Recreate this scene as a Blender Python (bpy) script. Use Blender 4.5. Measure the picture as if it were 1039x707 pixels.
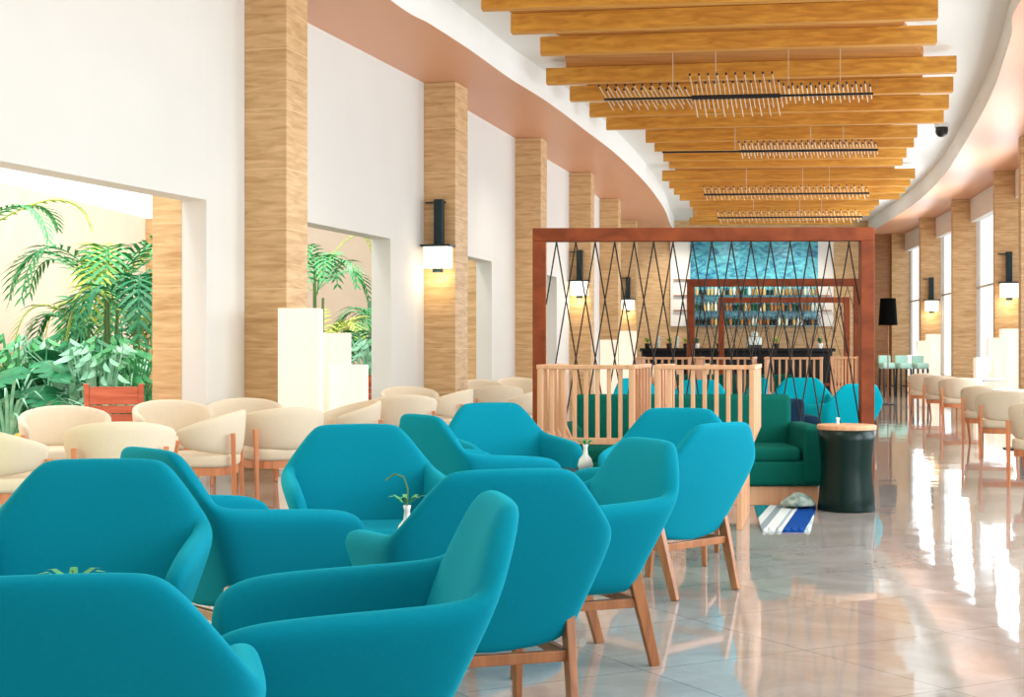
import bpy, bmesh, math, random
from mathutils import Vector, Matrix
random.seed(7)
PI = math.pi
for o in list(bpy.data.objects): bpy.data.objects.remove(o)
S = bpy.context.scene
C = S.collection

# ------------------------------------------------------------------ camera, world, lights, exposure
E, F, CX, CY = 1.25, 1500.0, 519.5, 353.5      # eye height, focal length in px, centre of a 1039x707 frame
cam = bpy.data.objects.new('camera', bpy.data.cameras.new('camera'))
C.objects.link(cam)
cam.location = (0, 0, E); cam.rotation_euler = (PI/2, 0, 0)
cam.data.sensor_width = 36; cam.data.lens = 36*F/1039
cam.data.clip_end = 300
S.camera = cam
S.view_settings.view_transform = 'Standard'; S.view_settings.look = 'None'
S.view_settings.gamma = 1; S.view_settings.use_curve_mapping = False
S.view_settings.exposure = 0.42
W = bpy.data.worlds.new('world'); S.world = W; W.use_nodes = True
bg = W.node_tree.nodes['Background']
bg.inputs[0].default_value = (0.95, 0.98, 1.0, 1); bg.inputs[1].default_value = 1.15

def area(name, loc, target, sx, sy, power, col=(1, 1, 1)):
    l = bpy.data.lights.new(name, 'AREA'); l.shape = 'RECTANGLE'; l.size = sx; l.size_y = sy
    l.energy = power; l.color = col
    o = bpy.data.objects.new(name, l); C.objects.link(o); o.location = loc
    o.rotation_euler = (Vector(target)-Vector(loc)).to_track_quat('-Z', 'Y').to_euler()
    return o
def spot(name, loc, power, col, ang=130, tgt=None):
    l = bpy.data.lights.new(name, 'SPOT'); l.energy = power; l.color = col; l.spot_size = math.radians(ang)
    l.spot_blend = .9; l.shadow_soft_size = .25
    o = bpy.data.objects.new(name, l); C.objects.link(o); o.location = loc
    if tgt: o.rotation_euler = (Vector(tgt)-Vector(loc)).to_track_quat('-Z', 'Y').to_euler()
    return o
# daylight entering by the tall windows on the right
for (x, y, p) in ((4.3, 2.5, 130), (5.6, 7, 290), (6.6, 11.5, 200), (7.8, 17.5, 140), (8.9, 23, 140), (9.7, 29, 150), (10.6, 35, 160), (11.4, 41, 160)):
    area('window_daylight', (x, y, 2.6), (x-5, y+.8, 2.9), 3.2, 3.6, p, (.82, .93, 1))
# unseen fill lamp added behind the camera
area('rear_fill', (1.0, -4.5, 3.0), (1.5, 20, 1.6), 9, 4.2, 60, (1, .98, .95))
area('near_green_fill', (-5.2, 6.4, 1.5), (0, 4.6, .8), 3.5, 2.2, 100, (.76, 1, .64))  # green fill lamp added to tint the chair sides that face left
# fill lamp added for the garden wall, and garden light through the openings
area('garden_wall_fill', (-3.2, 18, 4.7), (-8, 19.2, 1.2), 20, 1.6, 600, (1, .98, .95))
area('garden_daylight', (-4.6, 9, 2.2), (0, 8, .8), 3.5, 2.4, 24, (1, 1, .85))
for (x, y) in ((5.4, 46.6), (7.3, 46.6), (9.2, 46.6)): spot('bar_spot', (x, y, 4.8), 150, (1, .95, .86), 100, (x, 48.4, 2.4))
# fill spots added below the ceiling, with no fixtures of their own
for (x, y) in ((-.6, 3), (2.8, 5), (0, 9.5), (4.2, 11), (-.4, 15.5), (6, 18), (6.6, 22), (1.2, 24), (3, 30), (8.4, 30), (4.6, 37), (9.6, 37)):
    spot('ceiling_fill', (x, y, 4.9), 110, (1, .93, .84))

# ------------------------------------------------------------------ helpers
def lin(r, g, b):
    f = lambda c: (c/255/12.92) if c/255 <= .04045 else ((c/255+.055)/1.055)**2.4
    return (f(r), f(g), f(b), 1)
def at(px, py, d):            # the place seen at a pixel of the photograph, d metres away
    return Vector(((px-CX)*d/F, d, E+(CY-py)*d/F))
def mat(name, col, rough=.6, metal=0, spec=.5, emit=None, es=0, sheen=0):
    m = bpy.data.materials.new(name); m.use_nodes = True
    b = m.node_tree.nodes['Principled BSDF']
    b.inputs['Base Color'].default_value = col; b.inputs['Roughness'].default_value = rough
    b.inputs['Metallic'].default_value = metal; b.inputs['Specular IOR Level'].default_value = spec
    if emit: b.inputs['Emission Color'].default_value = emit; b.inputs['Emission Strength'].default_value = es
    if sheen: b.inputs['Sheen Weight'].default_value = sheen; b.inputs['Sheen Roughness'].default_value = .4
    return m
def noise_mat(name, c1, c2, scale=(1, 1, 1), nscale=6, rough=.5, detail=6, bump=0, spec=.5, dist=0, sheen=0, lo=.3, hi=.7, coord='Object'):
    m = mat(name, c1, rough, spec=spec, sheen=sheen); nt = m.node_tree; b = nt.nodes['Principled BSDF']
    tc = nt.nodes.new('ShaderNodeTexCoord'); mp = nt.nodes.new('ShaderNodeMapping')
    mp.inputs['Scale'].default_value = scale
    n = nt.nodes.new('ShaderNodeTexNoise'); n.inputs['Scale'].default_value = nscale; n.inputs['Detail'].default_value = detail
    n.inputs['Distortion'].default_value = dist
    r = nt.nodes.new('ShaderNodeValToRGB')
    r.color_ramp.elements[0].color = c1; r.color_ramp.elements[1].color = c2
    r.color_ramp.elements[0].position = lo; r.color_ramp.elements[1].position = hi
    L = nt.links.new
    L(tc.outputs[coord], mp.inputs[0]); L(mp.outputs[0], n.inputs['Vector']); L(n.outputs['Fac'], r.inputs[0]); L(r.outputs[0], b.inputs['Base Color'])
    if bump:
        bp = nt.nodes.new('ShaderNodeBump'); bp.inputs['Strength'].default_value = bump
        L(n.outputs['Fac'], bp.inputs['Height']); L(bp.outputs[0], b.inputs['Normal'])
    return m

M = {}
M['wall'] = noise_mat('white_plaster', lin(226, 224, 217), lin(230, 228, 222), nscale=1.0, rough=.8)
M['valance'] = mat('white_valance', lin(235, 230, 222), .7)
M['ceil'] = mat('white_ceiling', lin(246, 244, 238), .8)
M['soffit'] = noise_mat('peach_soffit', lin(222, 158, 120), lin(230, 170, 132), (.4, .05, 1), 3, .42)
M['teal'] = noise_mat('teal_wool', lin(0, 128, 151), lin(0, 132, 155), nscale=90, rough=.9, spec=.1)
b_ = M['teal'].node_tree.nodes['Principled BSDF']; b_.inputs['Sheen Weight'].default_value = .35; b_.inputs['Sheen Roughness'].default_value = .35; b_.inputs['Sheen Tint'].default_value = lin(0, 214, 230)
M['teal2'] = noise_mat('turquoise_wool', lin(0, 160, 180), lin(0, 172, 190), nscale=90, rough=.9, spec=.1)
M['green'] = noise_mat('green_velvet', lin(0, 86, 74), lin(2, 92, 80), nscale=60, rough=.85, bump=.03, spec=.12)
M['navy'] = mat('navy_fabric', lin(4, 40, 66), .8, spec=.2)
M['cream'] = noise_mat('cream_fabric', lin(228, 213, 188), lin(232, 217, 193), nscale=70, rough=.85, bump=.02, spec=.25)
M['mint'] = mat('mint_leatherette', lin(176, 222, 208), .5)
M['legwood'] = noise_mat('walnut_leg', lin(140, 84, 46), lin(176, 112, 66), (1, 1, .08), 30, .4)
M['orangewood'] = noise_mat('beech_leg', lin(206, 128, 84), lin(226, 152, 106), (1, 1, .1), 25, .4)
M['beam'] = noise_mat('golden_beam', lin(190, 122, 38), lin(230, 168, 64), (.35, 6, 6), 2.5, .55, dist=.6)
M['frame'] = noise_mat('red_brown_timber', lin(106, 46, 20), lin(144, 70, 34), (.8, 5, 1.2), 4, .5, dist=.8, spec=.2)
M['slat'] = noise_mat('pale_ash', lin(208, 152, 112), lin(222, 172, 132), (4, 4, .3), 6, .5)
M['redwood'] = noise_mat('red_garden_wood', lin(186, 84, 54), lin(214, 112, 78), (.5, 3, 6), 5, .5)
M['black'] = mat('black_metal', lin(16, 20, 22), .4)
M['dark'] = mat('dark_table', lin(10, 26, 30), .25)
M['cord'] = mat('dark_cord', lin(36, 28, 22), .8)
M['silver'] = mat('satin_tube', lin(226, 214, 190), .3, .3)
M['pot'] = mat('dark_green_glaze', lin(2, 32, 28), .3, spec=.25)
M['white'] = mat('white_ceramic', lin(240, 240, 236), .25)
M['lamp'] = mat('glowing_shade', lin(236, 228, 216), .8, emit=lin(255, 234, 206), es=.36)
M['shadeglow'] = mat('glowing_sconce_shade', lin(255, 250, 240), .8, emit=lin(255, 243, 224), es=.8)
M['bronze'] = mat('dark_teal_bronze', lin(20, 44, 50), .4, .3)
M['alu'] = mat('window_frame', lin(206, 200, 190), .5)
M['gardenwall'] = noise_mat('warm_beige_render', lin(228, 206, 182), lin(234, 214, 192), nscale=2, rough=.85)
M['lowwall'] = noise_mat('grey_green_stone', lin(98, 124, 104), lin(120, 142, 120), nscale=3, rough=.85)
M['soil'] = noise_mat('planting_soil', lin(66, 60, 40), lin(104, 96, 66), nscale=4, rough=.95)
M['terrace'] = mat('terrace_paving', lin(224, 212, 196), .6)
M['cushion'] = mat('white_cushion', lin(244, 240, 232), .8)
def leaf(name, a, b_): 
    m = noise_mat(name, a, b_, nscale=7, rough=.45)
    return m
M['leaf1'] = leaf('palm_leaf', lin(40, 138, 84), lin(96, 186, 112))
M['leaf2'] = leaf('deep_leaf', lin(14, 104, 66), lin(52, 150, 96))
M['leaf3'] = leaf('silver_leaf', lin(120, 190, 156), lin(170, 220, 190))
M['leaf4'] = leaf('yellow_leaf', lin(150, 190, 70), lin(214, 214, 96))
M['leaf5'] = leaf('golden_leaf', lin(214, 160, 40), lin(236, 190, 70))
M['stem'] = mat('green_stem', lin(96, 128, 70), .6)
M['counter'] = mat('black_counter', lin(10, 10, 10), .5, spec=.2)
M['glassware'] = mat('pale_glassware', lin(206, 220, 214), .15)

def pane_mat():
    m = bpy.data.materials.new('window_glass'); m.use_nodes = True; nt = m.node_tree; nt.nodes.clear()
    out = nt.nodes.new('ShaderNodeOutputMaterial'); mx = nt.nodes.new('ShaderNodeMixShader')
    t = nt.nodes.new('ShaderNodeBsdfTransparent'); g = nt.nodes.new('ShaderNodeBsdfGlossy'); g.inputs['Roughness'].default_value = .05
    mx.inputs[0].default_value = .06
    nt.links.new(t.outputs[0], mx.inputs[1]); nt.links.new(g.outputs[0], mx.inputs[2]); nt.links.new(mx.outputs[0], out.inputs[0])
    return m
M['pane'] = pane_mat()

def column_mat():      # horizontal veneer boards with pale joints
    m = noise_mat('veneer_column', lin(188, 144, 92), lin(232, 196, 146), (1.2, 1.2, 9), 2.2, .5, dist=.7, lo=.25, hi=.75)
    nt = m.node_tree; b = nt.nodes['Principled BSDF']; L = nt.links.new
    ramp = [n for n in nt.nodes if n.type == 'VALTORGB'][0]; tc = [n for n in nt.nodes if n.type == 'TEX_COORD'][0]
    sp = nt.nodes.new('ShaderNodeSeparateXYZ'); L(tc.outputs['Object'], sp.inputs[0])
    md = nt.nodes.new('ShaderNodeMath'); md.operation = 'MODULO'; md.inputs[1].default_value = .62; L(sp.outputs['Z'], md.inputs[0])
    lt = nt.nodes.new('ShaderNodeMath'); lt.operation = 'LESS_THAN'; lt.inputs[1].default_value = .014; L(md.outputs[0], lt.inputs[0])
    mx = nt.nodes.new('ShaderNodeMix'); mx.data_type = 'RGBA'; mx.inputs[7].default_value = lin(226, 192, 146)
    L(lt.outputs[0], mx.inputs[0]); L(ramp.outputs[0], mx.inputs[6]); L(mx.outputs[2], b.inputs['Base Color'])
    return m
M['column'] = column_mat()

def floor_mat():
    m = mat('polished_marble_tile', lin(214, 204, 194), .045, spec=1.0); nt = m.node_tree; b = nt.nodes['Principled BSDF']; L = nt.links.new
    tc = nt.nodes.new('ShaderNodeTexCoord'); mp = nt.nodes.new('ShaderNodeMapping'); mp.inputs['Rotation'].default_value = (0, 0, -math.radians(28.6))
    L(tc.outputs['Object'], mp.inputs[0])
    br = nt.nodes.new('ShaderNodeTexBrick'); br.offset = 0; br.squash = 1
    br.inputs['Scale'].default_value = 1; br.inputs['Mortar Size'].default_value = .0035; br.inputs['Brick Width'].default_value = .8; br.inputs['Row Height'].default_value = .8
    br.inputs['Color1'].default_value = lin(166, 160, 156); br.inputs['Color2'].default_value = lin(174, 167, 162); br.inputs['Mortar'].default_value = lin(132, 126, 122)
    br.inputs['Mortar Smooth'].default_value = .1; br.inputs['Bias'].default_value = 0
    L(mp.outputs[0], br.inputs['Vector'])
    n = nt.nodes.new('ShaderNodeTexNoise'); n.inputs['Scale'].default_value = 1.6; n.inputs['Detail'].default_value = 9; n.inputs['Distortion'].default_value = 2.2; n.inputs['Roughness'].default_value = .62
    L(tc.outputs['Object'], n.inputs['Vector'])
    r = nt.nodes.new('ShaderNodeValToRGB'); r.color_ramp.elements[0].position = .36; r.color_ramp.elements[1].position = .60
    r.color_ramp.elements[0].color = lin(234, 228, 224); r.color_ramp.elements[1].color = lin(255, 255, 255)
    L(n.outputs['Fac'], r.inputs[0])
    mx = nt.nodes.new('ShaderNodeMix'); mx.data_type = 'RGBA'; mx.blend_type = 'MULTIPLY'; mx.inputs[0].default_value = .9
    L(br.outputs['Color'], mx.inputs[6]); L(r.outputs[0], mx.inputs[7]); L(mx.outputs[2], b.inputs['Base Color'])
    n2 = nt.nodes.new('ShaderNodeTexNoise'); n2.inputs['Scale'].default_value = 2.2; n2.inputs['Detail'].default_value = 1
    L(tc.outputs['Object'], n2.inputs['Vector'])
    bp = nt.nodes.new('ShaderNodeBump'); bp.inputs['Strength'].default_value = .012; bp.inputs['Distance'].default_value = .15
    L(n2.outputs['Fac'], bp.inputs['Height']); L(bp.outputs[0], b.inputs['Normal'])
    return m
M['floor'] = floor_mat()

def mural_mat():
    m = noise_mat('turquoise_wave_mosaic', lin(0, 104, 146), lin(100, 206, 216), (.8, 1, 1.6), 3.2, .25, 8, dist=1.4, lo=.34, hi=.66)
    return m
M['mural'] = mural_mat()
def rug_mat():
    m = mat('striped_rug', lin(230, 230, 226), .95, spec=.1); nt = m.node_tree; b = nt.nodes['Principled BSDF']; L = nt.links.new
    tc = nt.nodes.new('ShaderNodeTexCoord'); sp = nt.nodes.new('ShaderNodeSeparateXYZ'); L(tc.outputs['Object'], sp.inputs[0])
    m1 = nt.nodes.new('ShaderNodeMath'); m1.operation = 'MULTIPLY_ADD'; m1.inputs[1].default_value = -.27; L(sp.outputs['Y'], m1.inputs[0]); L(sp.outputs['X'], m1.inputs[2])
    m2 = nt.nodes.new('ShaderNodeMapRange'); m2.inputs[1].default_value = -.3; m2.inputs[2].default_value = .55; L(m1.outputs[0], m2.inputs[0])
    r = nt.nodes.new('ShaderNodeValToRGB'); r.color_ramp.interpolation = 'CONSTANT'
    cs = [(0, lin(20, 120, 130)), (.50, lin(196, 206, 206)), (.57, lin(128, 146, 152)), (.63, lin(204, 212, 212)), (.72, lin(150, 168, 176)), (.75, lin(204, 212, 212)), (.78, lin(8, 66, 140)), (.96, lin(190, 206, 206))]
    el = r.color_ramp.elements
    while len(el) < len(cs): el.new(.5)
    for e, (p, c) in zip(el, cs): e.position = p; e.color = c
    L(m2.outputs[0], r.inputs[0]); L(r.outputs[0], b.inputs['Base Color'])
    return m
M['rug'] = rug_mat()

class MB:
    def __init__(s): s.v = []; s.f = []
    def add(s, vs, fs):
        n = len(s.v); s.v += [tuple(v) for v in vs]; s.f += [tuple(i+n for i in f) for f in fs]; return s
    def box(s, c, d, rz=0):
        hx, hy, hz = d[0]/2, d[1]/2, d[2]/2; ca, sa = math.cos(rz), math.sin(rz); vs = []
        for z in (-hz, hz):
            for x, y in ((-hx, -hy), (hx, -hy), (hx, hy), (-hx, hy)):
                vs.append((c[0]+x*ca-y*sa, c[1]+x*sa+y*ca, c[2]+z))
        return s.add(vs, [(3, 2, 1, 0), (4, 5, 6, 7), (0, 1, 5, 4), (1, 2, 6, 5), (2, 3, 7, 6), (3, 0, 4, 7)])
    def prism(s, pts, z0, z1):          # pts counter-clockwise in plan
        n = len(pts)
        return s.add([(p[0], p[1], z0) for p in pts]+[(p[0], p[1], z1) for p in pts],
            [tuple(reversed(range(n))), tuple(range(n, 2*n))]+[(i, (i+1) % n, n+(i+1) % n, n+i) for i in range(n)])
    def bar(s, a, b, wa, ta=None, wb=None, tb=None, up=(0, 0, 1)):   # tapered rectangular bar
        a, b = Vector(a), Vector(b); ta = ta or wa; wb = wb or wa; tb = tb or (ta if wb == wa else wb*ta/wa)
        d = (b-a).normalized(); u = Vector(up)
        if abs(d.dot(u)) > .95: u = Vector((0, 1, 0))
        x = d.cross(u).normalized(); y = x.cross(d).normalized(); vs = []
        for p, w, t in ((a, wa, ta), (b, wb, tb)):
            for i, j in ((-1, -1), (1, -1), (1, 1), (-1, 1)): vs.append(p+x*(w/2*i)+y*(t/2*j))
        return s.add(vs, [(3, 2, 1, 0), (4, 5, 6, 7), (0, 1, 5, 4), (1, 2, 6, 5), (2, 3, 7, 6), (3, 0, 4, 7)])
    def tube(s, a, b, r, r2=None, n=8):
        a, b = Vector(a), Vector(b); r2 = r if r2 is None else r2
        d = (b-a).normalized(); u = Vector((0, 0, 1)) if abs(d.z) < .9 else Vector((0, 1, 0))
        x = d.cross(u).normalized(); y = x.cross(d).normalized(); vs = []
        for p, q in ((a, r), (b, r2)):
            for i in range(n):
                t = 2*PI*i/n; vs.append(p+x*(q*math.cos(t))+y*(q*math.sin(t)))
        return s.add(vs, [(i, (i+1) % n, n+(i+1) % n, n+i) for i in range(n)]+[tuple(reversed(range(n))), tuple(range(n, 2*n))])
    def lathe(s, prof, c=(0, 0, 0), n=24):
        vs = []; fs = []; m = len(prof)
        for r, z in prof:
            for i in range(n):
                t = 2*PI*i/n; vs.append((c[0]+r*math.cos(t), c[1]+r*math.sin(t), c[2]+z))
        for k in range(m-1):
            for i in range(n):
                j = (i+1) % n; fs.append((k*n+i, k*n+j, (k+1)*n+j, (k+1)*n+i))
        fs += [tuple(reversed(range(n))), tuple(range((m-1)*n, m*n))]
        return s.add(vs, fs)
    def build(s, name, m, parent=None, bevel=0, sub=0, smooth=False, seg=2):
        me = bpy.data.meshes.new(name); me.from_pydata(s.v, [], s.f); me.update()
        bm = bmesh.new(); bm.from_mesh(me); bmesh.ops.recalc_face_normals(bm, faces=bm.faces); bm.to_mesh(me); bm.free()
        o = bpy.data.objects.new(name, me); C.objects.link(o); me.materials.append(m)
        if parent: o.parent = parent
        if bevel:
            b = o.modifiers.new('bevel', 'BEVEL'); b.width = bevel; b.segments = seg; b.limit_method = 'ANGLE'
        if sub:
            b = o.modifiers.new('sub', 'SUBSURF'); b.levels = b.render_levels = sub
        if smooth or sub or (bevel and seg > 2):
            for p in me.polygons: p.use_smooth = True
        return o
def origin(o, p):             # move a top-level mesh's origin to p without moving the mesh
    p = Vector(p); o.data.transform(Matrix.Translation(-p)); o.location = p; return o
def tag(o, label=None, cat=None, group=None, kind=None):
    if label: o['label'] = label
    if cat: o['category'] = cat
    if group: o['group'] = group
    if kind: o['kind'] = kind
    return o
def thing(name, label, cat, loc=(0, 0, 0), rz=0, group=None):
    o = bpy.data.objects.new(name, None); C.objects.link(o); o.location = loc; o.rotation_euler = (0, 0, rz)
    o.empty_display_size = .1
    return tag(o, label, cat, group)
def struct(o): o['kind'] = 'structure'; return o
def children(o): return [c for c in bpy.data.objects if c.parent == o]
KIDS = {}
def copy_tree(o, parent=None):
    c = o.copy(); C.objects.link(c)
    if parent: c.parent = parent
    kids = KIDS.get(o.name)
    if kids is None: kids = KIDS[o.name] = children(o)
    for k in kids: copy_tree(k, c)
    return c
def place(proto, used, loc, rz, label, group=None, scale=None):
    if not used: o = proto; used.append(1)
    else: o = copy_tree(proto)
    o.location = loc; o.rotation_euler = (0, 0, rz); o['label'] = label
    if group: o['group'] = group
    if scale: o.scale = (scale,)*3
    return o

# ------------------------------------------------------------------ the hall: plan lines
HS = 3.75                     # soffit above the eye
ZS = E+HS; ZC = 5.45; ZB = 5.1; ZH = E+1.456     # soffit, upper ceiling, beam bottoms, heads of the openings
def pz(px, py, h):            # the place seen at a pixel on the level h above the eye
    d = h*F/(CY-py); return ((px-CX)*d/F, d)
LW = [(-7.6, -6), (-6.9, 2.2), (-5.5, 6.6)]+[pz(*p, HS*1.456/HS) for p in ((0, 163),)]+[pz(210, 203, 1.456)]+[pz(x, y, HS) for x, y in ((316, 25), (430, 84), (475.6, 112.5), (522.5, 140), (556, 162), (577, 174.5), (609, 202))]+[(3.15, 43.2), (4.1, 49.0)]
def on(line, d):
    for (x0, y0), (x1, y1) in zip(line, line[1:]):
        if y0 <= d <= y1 or (x1, y1) == line[-1]:
            t = (d-y0)/(y1-y0); v = Vector((x1-x0, y1-y0)).normalized()
            return Vector((x0+(x1-x0)*t, d)), v
def lw(d): return on(LW, d)
rcols = [pz(1038, 173, HS), pz(991, 202, HS), pz(955, 221, HS), pz(923, 237, HS)]
RW = [(3.6, -6), (4.6, 3.0), (5.9, 9), (7.2, 15), (8.35, 20.6), (9.55, 26)]+rcols+[(13.05, 49.0)]
def rw(d): return on(RW, d)
DEND = 48.6

# floor
fl = MB().prism([(-8.2, -6), (3.9, -6), (13.6, 49.5), (-.5, 49.5), (-4.3, 13)], -.1, 0).build('floor', M['floor']); struct(fl)
# left wall with its openings
OPEN = [(4.4, 8.4), (10.2, lw(14.5)[0].y), (16.2, 19.6), (21.6, 24.75), (27.3, 30.2)]
TH = .27
def out(p, v, t, sgn): return Vector((p.x-v.y*t*sgn, p.y+v.x*t*sgn))     # sgn 1: left of travel
ds = sorted(set([y for _, y in LW]+[d for o in OPEN for d in o]))
wl = MB()
for d0, d1 in zip(ds, ds[1:]):
    mid = (d0+d1)/2; z0 = ZH if any(a <= mid <= b for a, b in OPEN) else 0
    p0, _ = lw(d0); p1, v = lw(mid); p1, _ = lw(d1); v = (p1-p0).normalized()
    wl.prism([p0, p1, out(p1, v, TH, 1), out(p0, v, TH, 1)], z0, ZC)
struct(wl.build('wall_left', M['wall']))
# pilasters on the garden side of the openings
def col_at(name, p, v, w, depth, side, z1, m, z0=0):   # side 1: to the left of travel
    q = out(p, v, w, side); e = p+v*depth; f = q+v*depth
    b = MB().prism([p, q, f, e] if side < 0 else [p, e, f, q], z0, z1).build(name, m, bevel=.006)
    origin(b, ((p+f)/2).to_3d()); return b
for k, dd in enumerate((OPEN[1][1], OPEN[3][1])):
    p, v = lw(dd-.01); p = out(p, v, TH, 1)
    struct(col_at('trim_%d' % (k+1), p, v, .33, .3, 1, 3.6, M['column']))
# columns along the left wall
LCOL = [lw(d)[0].y for d in (15.35, 20.87, 26.35, 31.5, 37.0, 43.3)]
for d in LCOL:
    p, v = lw(d); c = struct(col_at('column', p, v, .47, .57, -1, ZS, M['column']))
for d in (9.6, 3.6):
    p, v = lw(d); struct(col_at('column', p, v, .47, .57, -1, ZS, M['column']))
# right wall: columns, windows, low walls
RCOL = [3.0, 9.0, 15.0, 20.6, 26.0]+[p[1] for p in rcols]
for d in RCOL:
    p, v = rw(d); struct(col_at('column', p, v, .57, .38, 1, ZS, M['column']))
wn = 0
for a, b in zip(RCOL, RCOL[1:]+[DEND]):
    pa, _ = rw(a); pb, _ = rw(b); v = (pb-pa).normalized(); wn += 1
    wr = MB()
    o_ = lambda p, t: out(p, v, t, -1)
    wr.prism([pa, o_(pa, .3), o_(pb, .3), pb], 0, .45); wr.prism([pa, o_(pa, .3), o_(pb, .3), pb], 4.55, ZC)
    struct(wr.build('wall_right_%d' % wn, M['wall']))
    w = MB(); ea = pa+v*.02; eb = pb-v*.02
    for z in (.47, 2.78, 4.53): w.prism([o_(ea, .02), o_(ea, .08), o_(eb, .08), o_(eb, .02)], z-.025, z+.025)
    for q in (ea, (ea+eb)/2, eb-v*.05): w.prism([o_(q, .02), o_(q, .08), o_(q+v*.05, .08), o_(q+v*.05, .02)], .45, 4.55)
    w = struct(w.build('window_%d' % wn, M['alu']))
    g = MB().prism([o_(ea, .045), o_(ea, .055), o_(eb, .055), o_(eb, .045)], .47, 4.53).build('pane', M['pane'], w); struct(g)
    vl = MB().prism([out(ea, v, .16, 1), ea+Vector((0, 0)), eb, out(eb, v, .16, 1)], 4.42, ZS).build('valance', M['valance'], w, bevel=.01)
# short right wall stub behind the camera side
pa, _ = rw(-6+.01); pb, _ = rw(3.0)
# wall behind the camera
struct(MB().prism([(-8.2, -6.3), (4.2, -6.3), (4.2, -6), (-8.2, -6)], 0, ZC).build('wall_rear', M['wall']))
# far end wall
struct(MB().prism([(2.9, DEND), (12.9, DEND), (12.9, DEND+.3), (2.9, DEND+.3)], 0, ZC).build('wall_back', M['column']))
xr, _ = rw(DEND-.2)
t5 = MB().prism([(11.85, DEND-.12), (12.5, DEND-.12), (12.5, DEND), (11.85, DEND)], 0, ZS).build('trim_5', noise_mat('dark_veneer', lin(140, 92, 50), lin(170, 118, 70), (1, 1, 8), 2.2, .5)); struct(t5)
# ceiling: white slab, lower peach soffits with a wavy edge, white upstand
struct(MB().prism([(-8.5, -6), (4.5, -6), (14.2, 49.5), (-.8, 49.5), (-4.6, 13)], ZC, ZC+.12).build('ceiling', M['ceil']))
EL = [(-4.3, -6), (-3.6, 4), (-2.5, 10.5)]+[pz(x, y, HS) for x, y in ((395.6, 0), (437, 25), (480, 53), (517.7, 80), (556, 104), (594.7, 133), (628, 159), (657, 188), (674, 212), (680, 227))]+[(5.15, 47), (5.3, DEND)]
ER = [(2.2, -6), (3.6, 4), (4.75, 11)]+[pz(x, y, HS) for x, y in ((1035.8, 0), (1025, 40), (1004, 100), (976, 150), (956, 180), (927.5, 207), (888, 233))]
ER = [p for p in ER if p[1] < DEND-.5]+[(11.7, DEND)]
def dense(line, n=6):           # smooth the edge line
    r = []
    P = [Vector(p) for p in line]
    for i in range(len(P)-1):
        p0, p1, p2, p3 = P[max(i-1, 0)], P[i], P[i+1], P[min(i+2, len(P)-1)]
        for k in range(n):
            t = k/n
            r.append(.5*((2*p1)+(p2-p0)*t+(2*p0-5*p1+4*p2-p3)*t*t+(3*p1-p0-3*p2+p3)*t**3))
    return r+[P[-1]]
def soffit(name, edge, wall, sgn):
    edge = dense(edge); mb = MB(); n = len(edge); vs = []
    for e in edge:
        w = on(wall, min(max(e.y, -5.9), 48.9))[0]; wx = w.x-.1*sgn
        vs += [(wx, e.y, ZS), (e.x, e.y, ZS), (e.x, e.y, ZS+.06), (wx, e.y, ZS+.06)]
    fs = []
    for i in range(n-1):
        for k in range(4): fs.append((i*4+k, i*4+(k+1) % 4, i*4+4+(k+1) % 4, i*4+4+k))
    fs += [(0, 1, 2, 3), tuple((n-1)*4+k for k in (3, 2, 1, 0))]
    mb.add(vs, fs); o = struct(mb.build(name, M['soffit']))
    up = MB(); vs = []
    for e in edge: vs += [(e.x-.002*sgn, e.y, ZS+.004), (e.x-.002*sgn, e.y, ZC), (e.x-.06*sgn, e.y, ZC), (e.x-.06*sgn, e.y, ZS+.004)]
    up.add([(x+.004*sgn, y, z) for x, y, z in vs], fs); u = struct(up.build(name.replace('trim', 'ceiling_upstand'), M['ceil']))
soffit('trim_6', EL, LW, 1)
soffit('trim_7', ER, RW, -1)

# ------------------------------------------------------------------ ceiling beams
BEAM = [(455, -14, 952, -24), (488, 9, 952, -5), (518, 33, 952, 18), (548, 55, 951, 43.5), (554, 85, 970.7, 73), (578, 102, 967.5, 93), (598, 118, 963, 110),
        (615, 131, 957.7, 124), (655, 144, 931, 139), (664, 153, 927.6, 149), (673, 163, 920, 159.5), (679, 170, 916, 167.5), (672, 183, 928.6, 181), (679, 190.6, 924, 188.6),
        (684, 197, 919, 195.4), (690, 203, 913, 202), (700, 209.5, 892, 208.5), (703, 214, 887.6, 213), (707, 219, 882.6, 218.5), (704, 223, 874, 222.5), (700, 228, 866, 227.5)]
HB = ZB-E
words_ = ['nearest', 'second', 'third', 'fourth', 'fifth', 'sixth', 'seventh', 'eighth', 'ninth', 'tenth', 'eleventh', 'twelfth', 'thirteenth', 'fourteenth', 'fifteenth', 'sixteenth', 'seventeenth', 'eighteenth', 'nineteenth', 'twentieth', 'twenty-first']
ends = []
for i, (xl, yl, xr_, yr) in enumerate(BEAM):
    a = Vector(pz(xl, yl, HB)); b = Vector(pz(xr_, yr, HB)); v = (b-a).normalized(); n = Vector((-v.y, v.x))
    ends.append((a, b))
    o = MB().prism([a, b, b+n*.16, a+n*.16], ZB, ZB+.23).build('ceiling_beam', M['beam'], bevel=.006)
    origin(o, ((a+b)/2).to_3d()+Vector((0, 0, ZB)))
    o.data.transform(Matrix.Identity(4))
    tag(o, 'golden timber beam under the white ceiling, %s of the row counted from the camera' % words_[i], 'ceiling beam', 'timber beams across the ceiling')
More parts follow.
